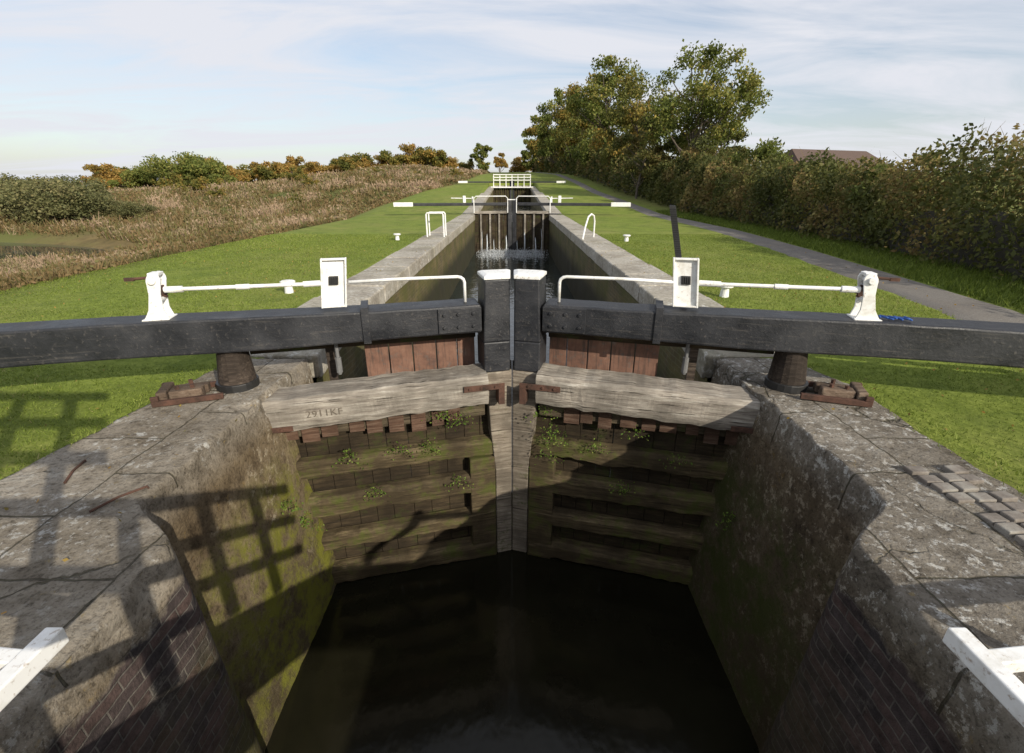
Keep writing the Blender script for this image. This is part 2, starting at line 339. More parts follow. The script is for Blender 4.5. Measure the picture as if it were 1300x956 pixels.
# ------------------------------------------------------------------ walls
def smooth(t): t=max(0,min(1,t)); return t*t*(3-2*t)
def near_wall(sg):
    st=np.concatenate([np.arange(-3,1.0,.12),np.arange(1.0,5.02,.032)])
    rows=[]; R=.045
    cs=.55 if sg>0 else 1.0
    for y in st:
        t=smooth((y-1.98)/.50)
        xi=1.84+.46*t-.05*smooth((1.6-y)/1.5)
        bat=.075+.035*t
        xo=3.30+.10*math.sin(y*1.3+sg)+.012*math.sin(y*11)
        if y<2.5: xo-= .20*smooth((2.5-y)/1.2)
        if y>4.0: xo=xo*(1-smooth((y-4.0)/.8))+3.15*smooth((y-4.0)/.8)
        prof=[(xo+.02,-.35)]+[(xo+(xi+R-xo)*q,0) for q in np.linspace(0,1,44)]
        for a in np.linspace(30,90,3):
            a=math.radians(a); prof.append((xi+R-R*math.sin(a),-R+R*math.cos(a)))
        for z in np.arange(-.08,-4.2,-.06): prof.append((xi-bat*(-z-.08),z))
        row=[]
        for (x,z) in prof:
            p=Vector((x*sg,y,z)); n1=noise.fractal(p*1.1,1,2,3); n2=noise.fractal(p*9,1,2,4)
            if z>-.01:
                edge=1-smooth((x-xi-.02)/.12)
                dz=n1*.010+n2*.008-edge*max(0,noise.noise(p*4.1)-.1)*.08*cs
                row.append((p.x,p.y,dz))
            else:
                f=1-smooth((-z)/.25); chip=max(0,noise.noise(Vector((3,y*4.1,9)))-.1)*.07*f*cs
                dx=n1*.010+n2*.008+chip
                row.append((p.x+sg*dx,p.y,z))
        rows.append(row)
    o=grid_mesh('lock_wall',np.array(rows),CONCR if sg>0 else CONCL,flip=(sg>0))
    tag(o,'concrete and brick lock wall '+('spotted with pale lichen' if sg>0 else 'crossed by railing shadows'),'lock wall','walls of the lock'); return o
nw=[near_wall(1),near_wall(-1)]

def far_wall(sg,y0,y1,label):
    e=empty('lock_wall',(0,0,0)); tag(e,label,'lock wall','walls of the lock')
    st=np.arange(y0,y1+.01,.25); rows=[]
    for y in st:
        row=[]; bz=float(base(y))
        for z in np.linspace(bz-.27,-4.2,24):
            p=Vector((2.24,y,z)); row.append((sg*(2.24+noise.fractal(p*1.3,1,2,3)*.03),y,z))
        rows.append(row)
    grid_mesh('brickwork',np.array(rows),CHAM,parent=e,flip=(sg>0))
    bm=bmesh.new(); y=y0+.01
    while y<y1-.3:
        L=min(random.uniform(.9,1.4),y1-y); z=float(base(y+L/2)); sl=math.atan2(float(base(y+L)-base(y)),L)
        M=Matrix.Translation((sg*2.62,y+L/2,z+random.uniform(-.010,.010)))@Matrix.Rotation(sl,4,'X')@Matrix.Rotation(random.uniform(-.008,.008),4,'Y')@Matrix.Rotation(random.uniform(-.010,.010),4,'Z')
        box(bm,-.42,.42,-L/2+.010,L/2-.010,-.3,0,M); y+=L
    finish('coping',bm,COPE,e,bevel=.025)
    return e
for sg in (1,-1):
    far_wall(sg,5.0,29.9,'brick lock chamber wall topped with pale stone coping')
    far_wall(sg,30.3,63.8,'mossy brick wall of the next lock with stone coping')
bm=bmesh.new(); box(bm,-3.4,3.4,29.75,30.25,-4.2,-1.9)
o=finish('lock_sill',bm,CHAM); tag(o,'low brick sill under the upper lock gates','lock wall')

bm=bmesh.new()
for r in range(3):
    for i in range(17):
        y=1.15+i*.098; x=2.74+r*.128+.10*math.sin(y*1.2)
        if random.random()<.10: continue
        M=Matrix.Translation((x+random.uniform(-.009,.009),y,.010+random.uniform(-.009,.008)))@Matrix.Rotation(random.uniform(-.07,.07)+.05,4,'Z')@Matrix.Rotation(random.uniform(-.05,.05),4,'X')
        box(bm,-.057,.057,-.042,.042,-.05,.022,M)
BRK=NT('worn_paving_brick'); q=BRK.noise(5,7,.75); BRK.bump(q,.5,.01); BRK=BRK.done(BRK.ramp(q,[(.3,(.09,.075,.06)),(.5,(.19,.165,.14)),(.66,(.28,.265,.23)),(.75,(.42,.41,.37))]),.9)
o=finish('brick_edging',bm,BRK,bevel=.008); tag(o,'worn brick paving strip laid along the coping edge','paving')

# ------------------------------------------------------------------ near lock gates
TH=math.radians(15); TT=math.tan(TH)
def gate(sg):
    g=empty('lock_gate',(0,4.9,0),-sg*TH); tag(g,('oak lock gate with black balance beam and raised rack bar' if sg>0 else 'oak lock gate with black balance beam, carved 2911KF'),'lock gate','mitred lock gates')
    def B(bm,s0,s1,n0,n1,z0,z1): box(bm,min(sg*s0,sg*s1),max(sg*s0,sg*s1),-n1,-n0,z0,z1)
    def P(s,n,z): return (sg*s,-n,z)
    def lean(bm,k=.11,z0=.71):
        for v in bm.verts: v.co.x-=sg*(v.co.z-z0)*k
    def sect(bm,S,prof):
        sec=[[bm.verts.new(P(s,n,z)) for n,z in prof(s)] for s in S]; k=len(sec[0])
        for a,b in zip(sec,sec[1:]):
            for j in range(k): bm.faces.new((a[j],a[(j+1)%k],b[(j+1)%k],b[j]))
        bm.faces.new(sec[0]); bm.faces.new(sec[-1][::-1])
    def mit(gap,so,n0,n1,z):
        return [P(gap+TT*n0,n0,z),P(so,n0,z),P(so,n1,z),P(gap+TT*n1,n1,z)]
    bm=bmesh.new()
    def bp(s):
        t=(s-.37)/6; hw=.17-.02*t+.004*noise.noise(Vector((s*3,1,sg))); z1=.705-.012*math.sin(s*1.3)+.005*noise.noise(Vector((s*4,7,sg))); z0=.40+.01*math.sin(s*2)
        return ((-hw,z0),(hw,z0),(hw,z1),(-hw,z1))
    sect(bm,np.linspace(.365,6.4,60),bp); finish('balance_beam',bm,BLACK,g,bevel=.018)
    bm=bmesh.new(); B(bm,6.402,7.0,-.16,.16,.395,.715); finish('beam_end',bm,WHITE,g,bevel=.02)
    bm=bmesh.new(); B(bm,.366,.80,.174,.188,.43,.68)
    for s,z in ((.45,.62),(.45,.49),(.6,.62),(.6,.49),(.74,.62),(.74,.49)): tube(bm,[P(s,.18,z),P(s,.206,z)],.018,8)
    finish('iron_strap',bm,BLACK,g,bevel=.004)
    bm=bmesh.new(); B(bm,1.45,1.52,.172,.182,.385,.725); B(bm,1.45,1.52,-.17,.172,.7255,.734); finish('iron_strap',bm,BLACK,g,bevel=.003)
    bm=bmesh.new(); B(bm,3.35,6.3,-.36,-.31,.60,.67)
    for s in (3.5,4.2,4.9,5.6,6.2): B(bm,s,s+.08,-.312,-.16,.61,.66)
    finish('foot_rail',bm,BLACK,g,bevel=.008)
    bm=bmesh.new(); loft(bm,mit(.022,.35,-.17,.19,-.03),mit(.022,.35,-.17,.19,.30)); loft(bm,mit(.022,.35,-.17,.19,.3005),mit(.026,.325,-.16,.18,.94)); finish('post_head',bm,BLACK,g,bevel=.014)
    bm=bmesh.new(); loft(bm,mit(.018,.332,-.165,.185,.942),mit(.018,.332,-.165,.185,.974)); loft(bm,mit(.02,.330,-.163,.183,.9745),mit(.06,.29,-.12,.14,.990))
    finish('cap',bm,WHITE,g,bevel=.006)
    bm=bmesh.new()
    for (zA,sA),(zB,sB) in (((-.032,.33),(-.75,.29)),((-.7502,.289),(-1.25,.24)),((-1.2502,.239),(-3.3,.22))):
        loft(bm,mit(.004,sA,-.15,.19-.02*abs(zA),zA),mit(.004,sB,-.15,.19-.02*abs(zB),zB))
    finish('mitre_post',bm,mat_wood('mitre_oak'+str(sg),(.10,.08,.06),(.25,.21,.165),(.39,.35,.28),moss=.2),g,bevel=.012)
    bm=bmesh.new(); loft(bm,mit(.20,.54,.03,.17,-2.62),mit(.20,.54,.03,.17,-1.08)); finish('mitre_board',bm,MOSSW,g,bevel=.015)
    bm=bmesh.new()
    def wp(s):
        w=.014*noise.noise(Vector((s*2,sg,0)))-.07*(s/2.6)+.012*noise.noise(Vector((s*9,sg*2,4)))
        q=.012*noise.noise(Vector((s*6,sg,9))); r=.02*noise.noise(Vector((s*5,sg*3,2)))
        return ((-.03,-.30+w),(.30+q,-.33+w+r),(.318+q,-.26+w+r),(.322-q,-.06+w),(.285,.0+w),(-.03,.014+w))
    sect(bm,np.linspace(.335,2.62,60),wp); finish('walkway_beam',bm,WOOD,g,bevel=.008)
    bm=bmesh.new(); B(bm,.17,.60,.334,.344,-.165,-.10); B(bm,.17,.235,.197,.345,-.34,-.1655)
    for s,z in ((.27,-.13),(.42,-.13),(.54,-.13)): tube(bm,[P(s,.337,z),P(s,.357,z)],.014,8)
    finish('rusty_bracket',bm,RUST,g,bevel=.003)
    bm=bmesh.new(); B(bm,2.25,2.63,.334,.344,-.375,-.32); B(bm,2.56,2.63,.25,.343,-.7,-.3755)
    for s in (2.35,2.48): tube(bm,[P(s,.337,-.35),P(s,.357,-.35)],.014,8)
    finish('rusty_bracket',bm,RUST,g,bevel=.003)
    # rusty brown board ends just below the walkway
    bm=bmesh.new()
    for s in (.62,.80,.99,1.22,1.44,1.62,1.88,2.06,2.26):
        B(bm,s,s+random.uniform(.12,.17),.122,.145,-.60-random.uniform(-.04,.05),-.37)
    finish('cleat_boards',bm,mat_wood('brown_boards'+str(sg),(.05,.028,.02),(.13,.075,.05),(.22,.16,.12)),g,bevel=.004)
    for i,z in enumerate((-.95,-1.41,-1.90,-2.37)):
        e=2.50-.115*(-z)
        bm=bmesh.new(); hz=(.11,.13,.10,.12)[i]
        def rp(s): 
            q=.02*noise.noise(Vector((s*3,z*5,sg))); r=.035*noise.noise(Vector((s*2.2,z*3,sg+4)))+.018*noise.noise(Vector((s*12,z*3,sg)))
            return ((.03,z-hz),(.15+.01*i+q,z-hz+.01+r),(.16+.01*i+q,z+.06+r),(.13+q,z+hz-.01+r),(.03,z+hz))
        sect(bm,np.linspace(.26,e,60),rp); finish('rail',bm,MOSSW,g,bevel=.012)
    bm=bmesh.new()
    loft(bm,[P(*c) for c in ((2.47,-.03,-.40),(2.64,-.03,-.40),(2.64,.24,-.40),(2.47,.24,-.40))],[P(*c) for c in ((2.13,-.03,-3.3),(2.34,-.03,-3.3),(2.34,.26,-3.3),(2.13,.26,-3.3))])
    finish('heel_stile',bm,mat_wood('stile_oak'+str(sg),(.06,.045,.03),(.17,.13,.09),(.28,.23,.17),moss=.25),g,bevel=.015)
    bm=bmesh.new(); s=.2
    while s<2.5:
        w=random.uniform(.17,.24); e=min(s+w,2.52); B(bm,s+.002,e-.002,-.05+random.uniform(-.006,.006),.02+random.uniform(-.008,.008),-3.3,-.33); s=e
    finish('planking',bm,DARKW,g,bevel=.004)
    bm=bmesh.new(); B(bm,.34,2.46,.03,.12,-.56,-.36); finish('recessed_rail',bm,mat_wood('recess_oak'+str(sg),(.04,.03,.018),(.10,.078,.05),(.19,.15,.10),moss=.4),g,bevel=.012)
    bm=bmesh.new(); s=.37
    for w in (.20,.23,.25,.25,.25):
        B(bm,s+.006,s+w-.006,-.26+random.uniform(-.006,.006),-.205,-.45,.39+random.uniform(-.02,0)); s+=w
    finish('red_planks',bm,PANEL,g,bevel=.006)
    bm=bmesh.new(); B(bm,.38,2.6,-.20,-.10,.28,.39); finish('upper_rail',bm,DARKW,g,bevel=.01)
    bm=bmesh.new(); tube(bm,[P(1.80,-.04,.42),P(1.80,-.04,.02)],.018,10); tube(bm,[P(1.80,-.04,.2),P(1.80,-.04,.04)],.03,10)
    finish('paddle_rod',bm,GALV,g)
    bm=bmesh.new(); B(bm,1.85,1.93,-.30,-.22,-1.5,.4); finish('paddle_guide',bm,POSTW,g)
    bm=bmesh.new(); tube(bm,[P(.50,.02,.70),P(.50,.02,.90),P(.51,.02,.93),P(.535,.02,.95),P(.57,.02,.958),P(1.1,.02,.962),P(1.60,.02,.955)],.016,10)
    finish('handrail',bm,WHITE,g,smooth=True)
    hd=empty('paddle_gear',(0,0,0),0,g)
    bm=bmesh.new(); c=1.76 if sg<0 else 1.72
    B(bm,c-.10,c+.10,-.02,.0,.73,1.17)
    B(bm,c-.114,c-.098,-.025,.035,.722,1.18); B(bm,c+.098,c+.114,-.025,.035,.722,1.18)
    B(bm,c-.097,c+.097,-.022,.034,1.162,1.178); B(bm,c-.097,c+.097,-.022,.034,.724,.740)
    lean(bm); finish('rack_housing',bm,WHITE,hd,bevel=.003)
    bm=bmesh.new(); B(bm,c-.04,c+.045,.001,.02,.935,1.015)  # black plate: darkness of the housing opening put into its colour
    for i in range(4): tube(bm,[P(c-.026+.020*i,.022,.945),P(c-.026+.020*i,.022,1.005)],.006,6)
    lean(bm); finish('rack_window',bm,DARKHOLE,hd,bevel=.003)
    if sg>0:
        bm=bmesh.new(); B(bm,c-.03,c+.025,-.10,-.04,.72,1.63)
        for i in range(44): B(bm,c-.03,c+.025,-.0402,-.034,.74+i*.02,.748+i*.02)
        lean(bm,.24); finish('rack_bar',bm,DARKHOLE,hd)
    bm=bmesh.new(); tube(bm,[P(c+.09,.005,.955),P(2.0,.02,.955)],.027,12); tube(bm,[P(1.99,.02,.955),P(3.12,.02,.965)],.017,12)
    tube(bm,[P(2.45,.02,.958),P(2.56,.02,.958)],.024,12); tube(bm,[P(2.98,.02,.963),P(3.12,.02,.964)],.028,12)
    finish('drive_shaft',bm,WHITE,hd,smooth=False)
    bm=bmesh.new(); q=3.22
    def head(n0,n1):
        pts=[(q-.095,.715),(q+.095,.715),(q+.055,.80),(q+.04,.93)]
        for a in np.linspace(-20,200,12): pts.append((q-.005+.055*math.cos(math.radians(a)),1.045+.07*math.sin(math.radians(a))))
        pts+=[(q-.05,.93),(q-.06,.80)]
        prism(bm,[(sg*s,z) for s,z in pts],-n1,-n0)
    head(.055,.072); head(-.072,-.055)
    B(bm,q-.105,q+.105,-.095,.095,.70,.725)
    tube(bm,[P(q,-.09,1.05),P(q,.095,1.05)],.03,12); tube(bm,[P(q-.03,-.06,.88),P(q-.03,.06,.88)],.02,8)
    B(bm,q-.045,q+.04,-.056,.056,1.085,1.113)
    lean(bm,.14); finish('winding_stand',bm,WHITE,hd,bevel=.004)
    bm=bmesh.new(); tube(bm,[P(q,-.05,.93),P(q,-.02,.93)],.062,16); tube(bm,[P(q+.01,-.02,1.03),P(q+.01,.045,1.03)],.042,12); tube(bm,[P(q,-.045,.93),P(q+.01,.03,1.03)],.02,8)
    for i in range(12):
        a=i*math.pi/6; tube(bm,[P(q+.067*math.cos(a),-.047,.93+.067*math.sin(a)),P(q+.067*math.cos(a),-.025,.93+.067*math.sin(a))],.010,6)
    lean(bm,.14); finish('gear_wheel',bm,RUST,hd)
    bm=bmesh.new(); tube(bm,[P(q-.02,.0,1.07),P(q+.16,.0,1.06)],.012,8); B(bm,q+.11,q+.18,-.014,.014,1.046,1.074)
    finish('spindle',bm,RUST,hd)
    hp=bmesh.new(); tube(hp,[P(2.74,-.02,-3.4),P(2.74,-.02,-.12),P(2.73,-.02,.06),P(2.72,-.02,.39)],[.17,.17,.165,.13],18)
    finish('heel_post',hp,POSTW,g,smooth=False)
    bm=bmesh.new(); tube(bm,[P(2.735,-.02,-.01),P(2.735,-.02,.07)],.185,20); finish('iron_collar',bm,DARKHOLE,g,bevel=.006)
    if sg<0:
        cu=bpy.data.curves.new('t','FONT'); cu.body='2911KF'; cu.size=.100; cu.extrude=.0015; cu.space_character=1.1; cu.offset=-.0008
        to=bpy.data.objects.new('t',cu); COL.objects.link(to); dg=bpy.context.evaluated_depsgraph_get()
        me=bpy.data.meshes.new_from_object(to.evaluated_get(dg)); COL.objects.unlink(to)
        me.materials.clear(); me.materials.append(CARVE)
        o=bpy.data.objects.new('carved_lettering',me); COL.objects.link(o); o.parent=g; o.rotation_euler=(math.radians(90),0,math.radians(.0)); o.location=(-2.12,-.3325,-.255)
        o['label']='faint carved characters 2911KF'
    return g
GL=gate(-1); GR=gate(1)

TB=mat_wood('anchor_timber',(.08,.055,.04),(.17,.12,.085),(.26,.2,.15))
for sg in (1,-1):
    e=empty('gate_anchor',(sg*2.72,4.05,0)); tag(e,'rusty iron and timber anchor block holding the gate post','gate anchor','gate anchors on the coping')
    M=Matrix.Rotation(-sg*.35,4,'Z')
    def bx(bm,x0,x1,y0,y1,z0,z1): box(bm,min(sg*x0,sg*x1),max(sg*x0,sg*x1),y0,y1,z0,z1,M)
    for q in ((.12,.38,-.12,.0,.01,.11),(.10,.36,.02,.12,.01,.09),(.39,.47,-.14,.14,.0,.12)):
        bm=bmesh.new(); bx(bm,*q); finish('timber_block',bm,TB,e,bevel=.012)
    for y0,y1 in ((-.19,-.15),(.15,.19)):
        bm=bmesh.new(); bx(bm,-.05,.5,y0,y1,.01,.06); bx(bm,.44,.5,y0,y1,.06,.10); finish('iron_strap',bm,RUST,e,bevel=.005)
    for x,y in ((.2,-.06),(.32,-.06),(.24,.07)):
        bm=bmesh.new(); tube(bm,[M@Vector((sg*x,y,.1)),M@Vector((sg*x,y,.14))],.02,6); finish('bolt',bm,RUST,e)

bm=bmesh.new(); pts=[]
c0=Vector((3.22,4.0,.735))
for i in range(60):
    t=i/59; pts.append(c0+Vector((t*.22-.02+.012*math.sin(t*25),-t*.06+.04*math.sin(t*38),.006+.006*math.sin(t*17))))
tube(bm,pts,.008,6)
o=finish('rope',bm,plain('blue_rope',(.03,.10,.35)),smooth=True); tag(o,'short length of blue rope lying on the black beam','rope')

for (x,y,a,L) in ((-2.95,2.72,1.9,.28),(-2.42,2.42,1.0,.30)):
    bm=bmesh.new(); M=Matrix.Rotation(a,4,'Z'); tube(bm,[M@Vector((-L/2,0,.010)),M@Vector((0,.01,.018)),M@Vector((L/2,0,.012)),M@Vector((L/2+.01,0,-.04))],.008,8)
    o=finish('iron_bar',bm,RUST,loc=(x,y,0)); tag(o,'rusty iron bar set in the worn concrete coping','iron bar','iron bars in the coping')

# ------------------------------------------------------------------ footbridge at the viewpoint, with white rail ends
fb=empty('footbridge',(0,-.3,0)); tag(fb,'timber footbridge with white handrails crossing the lock','footbridge')
bm=bmesh.new()
for i in range(6): box(bm,-3.3,3.3,-.5+i*.16,-.5+i*.16+.145,.25,.30)
box(bm,-3.2,3.2,-.45,-.3,.05,.2502); box(bm,-3.2,3.2,.2,.35,.05,.2502); finish('deck',bm,WOOD,fb,bevel=.008)
bm=bmesh.new()
for z in (.62,.98,1.33): box(bm,-3.4,.72,.49,.53,z-.05,z+.05)
x=-3.4
while x<.7:
    tall=2.38 if x<-.75 else 1.36
    box(bm,x,x+.10,.445,.4902,.3,tall); x+=.46
for z in (1.68,2.02,2.35): box(bm,-3.4,-.75,.4898,.53,z-.05,z+.05)  # taller left section, out of view, added for its lattice shadow
finish('railing',bm,WHITE,fb,bevel=.006)
for sg,xo in ((1,-.035),(-1,.01)):
    bm=bmesh.new()
    def bx(x0,x1,y0,y1,z0,z1): box(bm,min(sg*x0,sg*x1),max(sg*x0,sg*x1),y0,y1,z0,z1)
    bx(1.59+xo,1.655+xo,.45,1.53,.27,.34)
    # second arm running outwards from the joint
    ax,ay,L,an=1.6545+xo,1.43,1.5,.10
    M=Matrix.Translation((sg*ax,ay,0))@Matrix.Rotation(sg*an,4,'Z')
    box(bm,min(0,sg*L),max(0,sg*L),-.035,.02,.274,.332,M)
    for q in (.6,1.35): box(bm,min(sg*q,sg*(q+.06)),max(sg*q,sg*(q+.06)),-.03,.015,-.02,.2742,M)
    finish('handrail',bm,WHITE,fb,bevel=.006)

# ------------------------------------------------------------------ bollards, ladder rails
def bollard(x,y):
    z=float(G0(x,y)); e=empty('mooring_bollard',(x,y,z)); tag(e,'short white mushroom-topped mooring bollard in the grass','bollard','mooring bollards along the lock')
    bm=bmesh.new(); tube(bm,[(0,0,-.1),(0,0,.06),(0,0,.15)],[.08,.065,.055],16); finish('stem',bm,WHITE,e,smooth=False)
    bm=bmesh.new(); tube(bm,[(0,0,.145),(0,0,.16),(0,0,.185),(0,0,.20),(0,0,.206)],[.085,.115,.12,.095,.04],18); finish('cap',bm,WHITE,e,smooth=False)
for p in ((-3.65,7.7),(3.35,7.4),(-3.7,15.8),(3.6,15.4)): bollard(*p)
e=empty('ladder_rail',(-2.55,16.4,.2)); tag(e,'white square hoop handrail at the chamber ladder','handrail','ladder handrails')
for dy in (0,.5):
    bm=bmesh.new(); tube(bm,[(-.28,dy,0),(-.28,dy,.72),(-.25,dy,.76),(.25,dy,.76),(.28,dy,.72),(.28,dy,0)],.026,8); finish('hoop',bm,WHITE,e)
e=empty('ladder_rail',(2.55,16.0,.2)); tag(e,'slim white curved ladder rail on the coping','handrail','ladder handrails')
bm=bmesh.new(); tube(bm,[(-.30,-.4,0),(-.2,-.15,.36),(-.08,.1,.66),(.04,.25,.74),(.14,.35,.68),(.18,.4,.5),(.18,.42,0)],.028,8); finish('hoop',bm,WHITE,e)

# ------------------------------------------------------------------ far gates
def far_gate(y0,z0,zb,sg,th,beamL,white=False):
    g=empty('lock_gate',(0,y0,z0),-sg*th); tag(g,('dark planked lock gate with white footbridge rail' if white else 'dark leaking lock gate with white-tipped balance beam'),'lock gate','mitred lock gates')
    def B(bm,s0,s1,n0,n1,a,b): box(bm,min(sg*s0,sg*s1),max(sg*s0,sg*s1),-n1,-n0,a,b)
    P=lambda s,n,z:(sg*s,-n,z)
    bm=bmesh.new(); B(bm,.3,beamL-1.1,-.12,.12,.50,.66); finish('balance_beam',bm,BLACK,g,bevel=.02)
    bm=bmesh.new(); B(bm,beamL-1.098,beamL,-.13,.13,.47,.70); finish('beam_end',bm,WHITE,g,bevel=.02)
    bm=bmesh.new(); B(bm,.03,.28,-.15,.15,zb,.80); finish('mitre_post',bm,BLACK,g,bevel=.02)
    bm=bmesh.new(); B(bm,.02,.29,-.16,.16,.802,.85); finish('cap',bm,WHITE,g,bevel=.01)
    bm=bmesh.new(); s=.28
    while s<2.25: B(bm,s+.006,s+.24,-.05,.02,zb,.05); s+=.25
    finish('planking',bm,DARKW,g)
    for s in (.75,1.3,1.85):
        bm=bmesh.new(); B(bm,s,s+.10,.021,.12,zb,.049); finish('stile',bm,MOSSW if white else WOOD,g,bevel=.01)
    bm=bmesh.new(); B(bm,.3,2.3,.0,.16,.05,.2); finish('rail',bm,WOOD,g,bevel=.01)
    bm=bmesh.new()
    if white:
        for z in (.75,1.05,1.35): B(bm,.0,2.3,.4,.46,z,z+.09)
        for s in (.0,.72,1.45,2.2): B(bm,s,s+.09,.34,.401,-.1,1.45)
        B(bm,.0,2.6,.15,.5,-.05,.08)
    else:
        s0,s1=.3,2.3
        tube(bm,[P(s0,.2,.1),P(s0,.2,.9),P(s0+.12,.2,1.02),P(s1-.12,.2,1.02),P(s1,.2,.9),P(s1,.2,.1)],.028,8)
    finish('handrail',bm,WHITE,g)
    if not white:
        for q in ((2.75,2.92,-.08,.08,.66,1.05),(2.3,2.40,-.08,.08,.66,1.0)):
            bm=bmesh.new(); B(bm,*q); finish('paddle_stand',bm,WHITE,g,bevel=.02)
        bm=bmesh.new(); tube(bm,[P(2.4,0,.9),P(3.6,0,.92)],.025,8); finish('drive_shaft',bm,WHITE,g)
for sg in (1,-1):
    far_gate(30.0,.2,-2.4,sg,math.radians(10),6.9)
    far_gate(61.0,1.6,-2.2,sg,math.radians(8),6.4,True)

N=5500; cx=np.array([-1.5,-.9,-.3,.4,.8,1.5]); k=rng.integers(0,6,N)
P=np.stack([cx[k]+rng.normal(size=N)*.24,29.35-rng.beta(1.0,3.6,N)*4.2,np.zeros(N)],1); P[:,0]=np.clip(P[:,0],-2.1,2.1)
P[:,2]=-1.945+rng.exponential(.035,N)+ .16*np.exp(-((P[:,1]-29.0)/.4)**2)*rng.random(N)
FOAM=leafmat('white_foam',[(0,(.5,.54,.57)),(1,(.78,.80,.82))],.4)
o=quads('foam',leafq(P,rng.uniform(.01,.032,N),.8),rng.random(N),FOAM); tag(o,'white foaming water below the leaking upper gates','foam'); o['kind']='stuff'
bm=bmesh.new()
for x,zt,r in ((-1.5,-.9,.028),(-1.1,-1.2,.016),(-.35,-1.0,.03),(.3,-1.3,.016),(.75,-.8,.028),(1.4,-1.1,.03),(1.75,-.6,.012),(-1.8,-.7,.012)):
    y=29.75 if abs(x)<1 else 29.6
    tube(bm,[(x,y,zt),(x,y-.25,zt-.12),(x+.02,y-.45,zt-.5),(x,y-.55,-1.95)],[r*.5,r,r*1.2,r*1.7],7)
o=finish('leaking_water',bm,plain('falling_water',(.55,.59,.62),.3),smooth=True); tag(o,'thin jets of water spurting through the gate planks','water jets'); o['kind']='stuff'

# ------------------------------------------------------------------ vegetation
def tree(name,loc,H,R,z0,K,nl,ls,mat,label,tr=.22,group=None,shrub=False,sz=1.0,cat='tree',shape=.5,rcs=(.14,.32)):
    x,y=loc; e=empty(name,(x,y,float(G0(x,y))-.1)); tag(e,label,cat,group)
    c=unit(K)*(rng.random((K,1))**shape); 
    C=c*np.array([R,R,(H-z0)/2*sz])+np.array([0,0,(H+z0)/2])
    C[:,0]+=.18*R*np.sin(C[:,2]*1.1)
    rc=R*rng.uniform(rcs[0],rcs[1],K); per=nl//K; ct=rng.random(K)
    i=np.repeat(np.arange(K),per); D=unit(len(i))*(rng.random((len(i),1))**.45)
    Pp=C[i]+D*rc[i][:,None]*np.array([1.15,1.15,.8])+rng.normal(size=(len(i),3))*R*.03
    Pp[:,2]=np.maximum(Pp[:,2],.1)
    t=ct[i]*.55+.2+rng.normal(size=len(i))*.17
    quads('crown',leafq(Pp,rng.uniform(.6,1.3,len(i))*ls),t,mat,e)
    bm=bmesh.new(); nst=1 if not shrub else 4
    for k in range(nst):
        ox=0 if nst==1 else random.uniform(-.3,.3)*R
        pts=[]; rad=[]
        for j in range(7):
            q=j/6; pts.append((ox+.05*H*math.sin(q*4+x),.04*H*math.cos(q*3+y)-.04*H,q*H*.82)); rad.append(tr*(1-q*.85))
        tube(bm,pts,rad,8)
    for k in range(min(K,40)):
        q=C[k]; zf=max(.12*H,q[2]-R*random.uniform(.5,.9)); zf=min(zf,.78*H); jj=zf/(H*.82)
        s=Vector((.05*H*math.sin(jj*4+x),.04*H*math.cos(jj*3+y)-.04*H,zf)); m=(s+Vector(q))*.5+Vector((0,0,-.08*R))
        tube(bm,[s,m,q],[tr*.38*(1-jj*.5),tr*.22,tr*.07],5)
    finish('trunk',bm,BARK,e); return e
def copytree(src,loc,s,rot,label=None):
    x,y=loc; o=src.copy(); COL.objects.link(o); o.location=(x,y,float(G0(x,y))-.1); o.scale=s; o.rotation_euler=(0,0,rot)
    for c in src.children:
        d=c.copy(); COL.objects.link(d); d.parent=o
    if label: o['label']=label
    return o
RG='trees beside the towpath'
tree('tree',(14.2,41),11.0,4.2,3.2,70,15000,.12,GREENL,'tall open-crowned green tree rising above the hedge',.24,RG,shape=.40,rcs=(.13,.24))
tree('tree',(10.9,43),7.6,2.2,1.5,24,4500,.12,HEDGE,'slender brown-green tree at the edge of the towpath',.11,RG)
tree('tree',(18.5,47),7.2,3.8,1.0,36,8000,.15,HEDGE,'brown-green tree with a dense low crown',.2,RG)
tree('tree',(13.8,58),10.6,4.3,.8,60,14000,.16,AUTL,'broad tree with green and yellowing leaves',.25,RG)
tree('tree',(12.4,72),14.6,5.0,1.0,64,14000,.19,GREENL,'tall dense green tree above the towpath',.3,RG,rcs=(.14,.27))
tree('tree',(11.2,88),14.6,5.2,1.0,55,12000,.22,AUTL,'dense olive-green tree beside the towpath',.3,RG)
tree('tree',(9.6,106),14.5,5.0,1.0,50,11000,.25,GREENL,'rounded green tree with yellow tinges',.3,RG)
tree('tree',(8.2,126),14.0,4.6,1.0,46,10000,.27,AUTL,'rounded autumn tree far along the towpath',.3,RG)
tree('tree',(6.0,150),11.5,3.6,1.0,40,7000,.3,GREENL,'dark tree at the end of the towpath row',.3,RG)

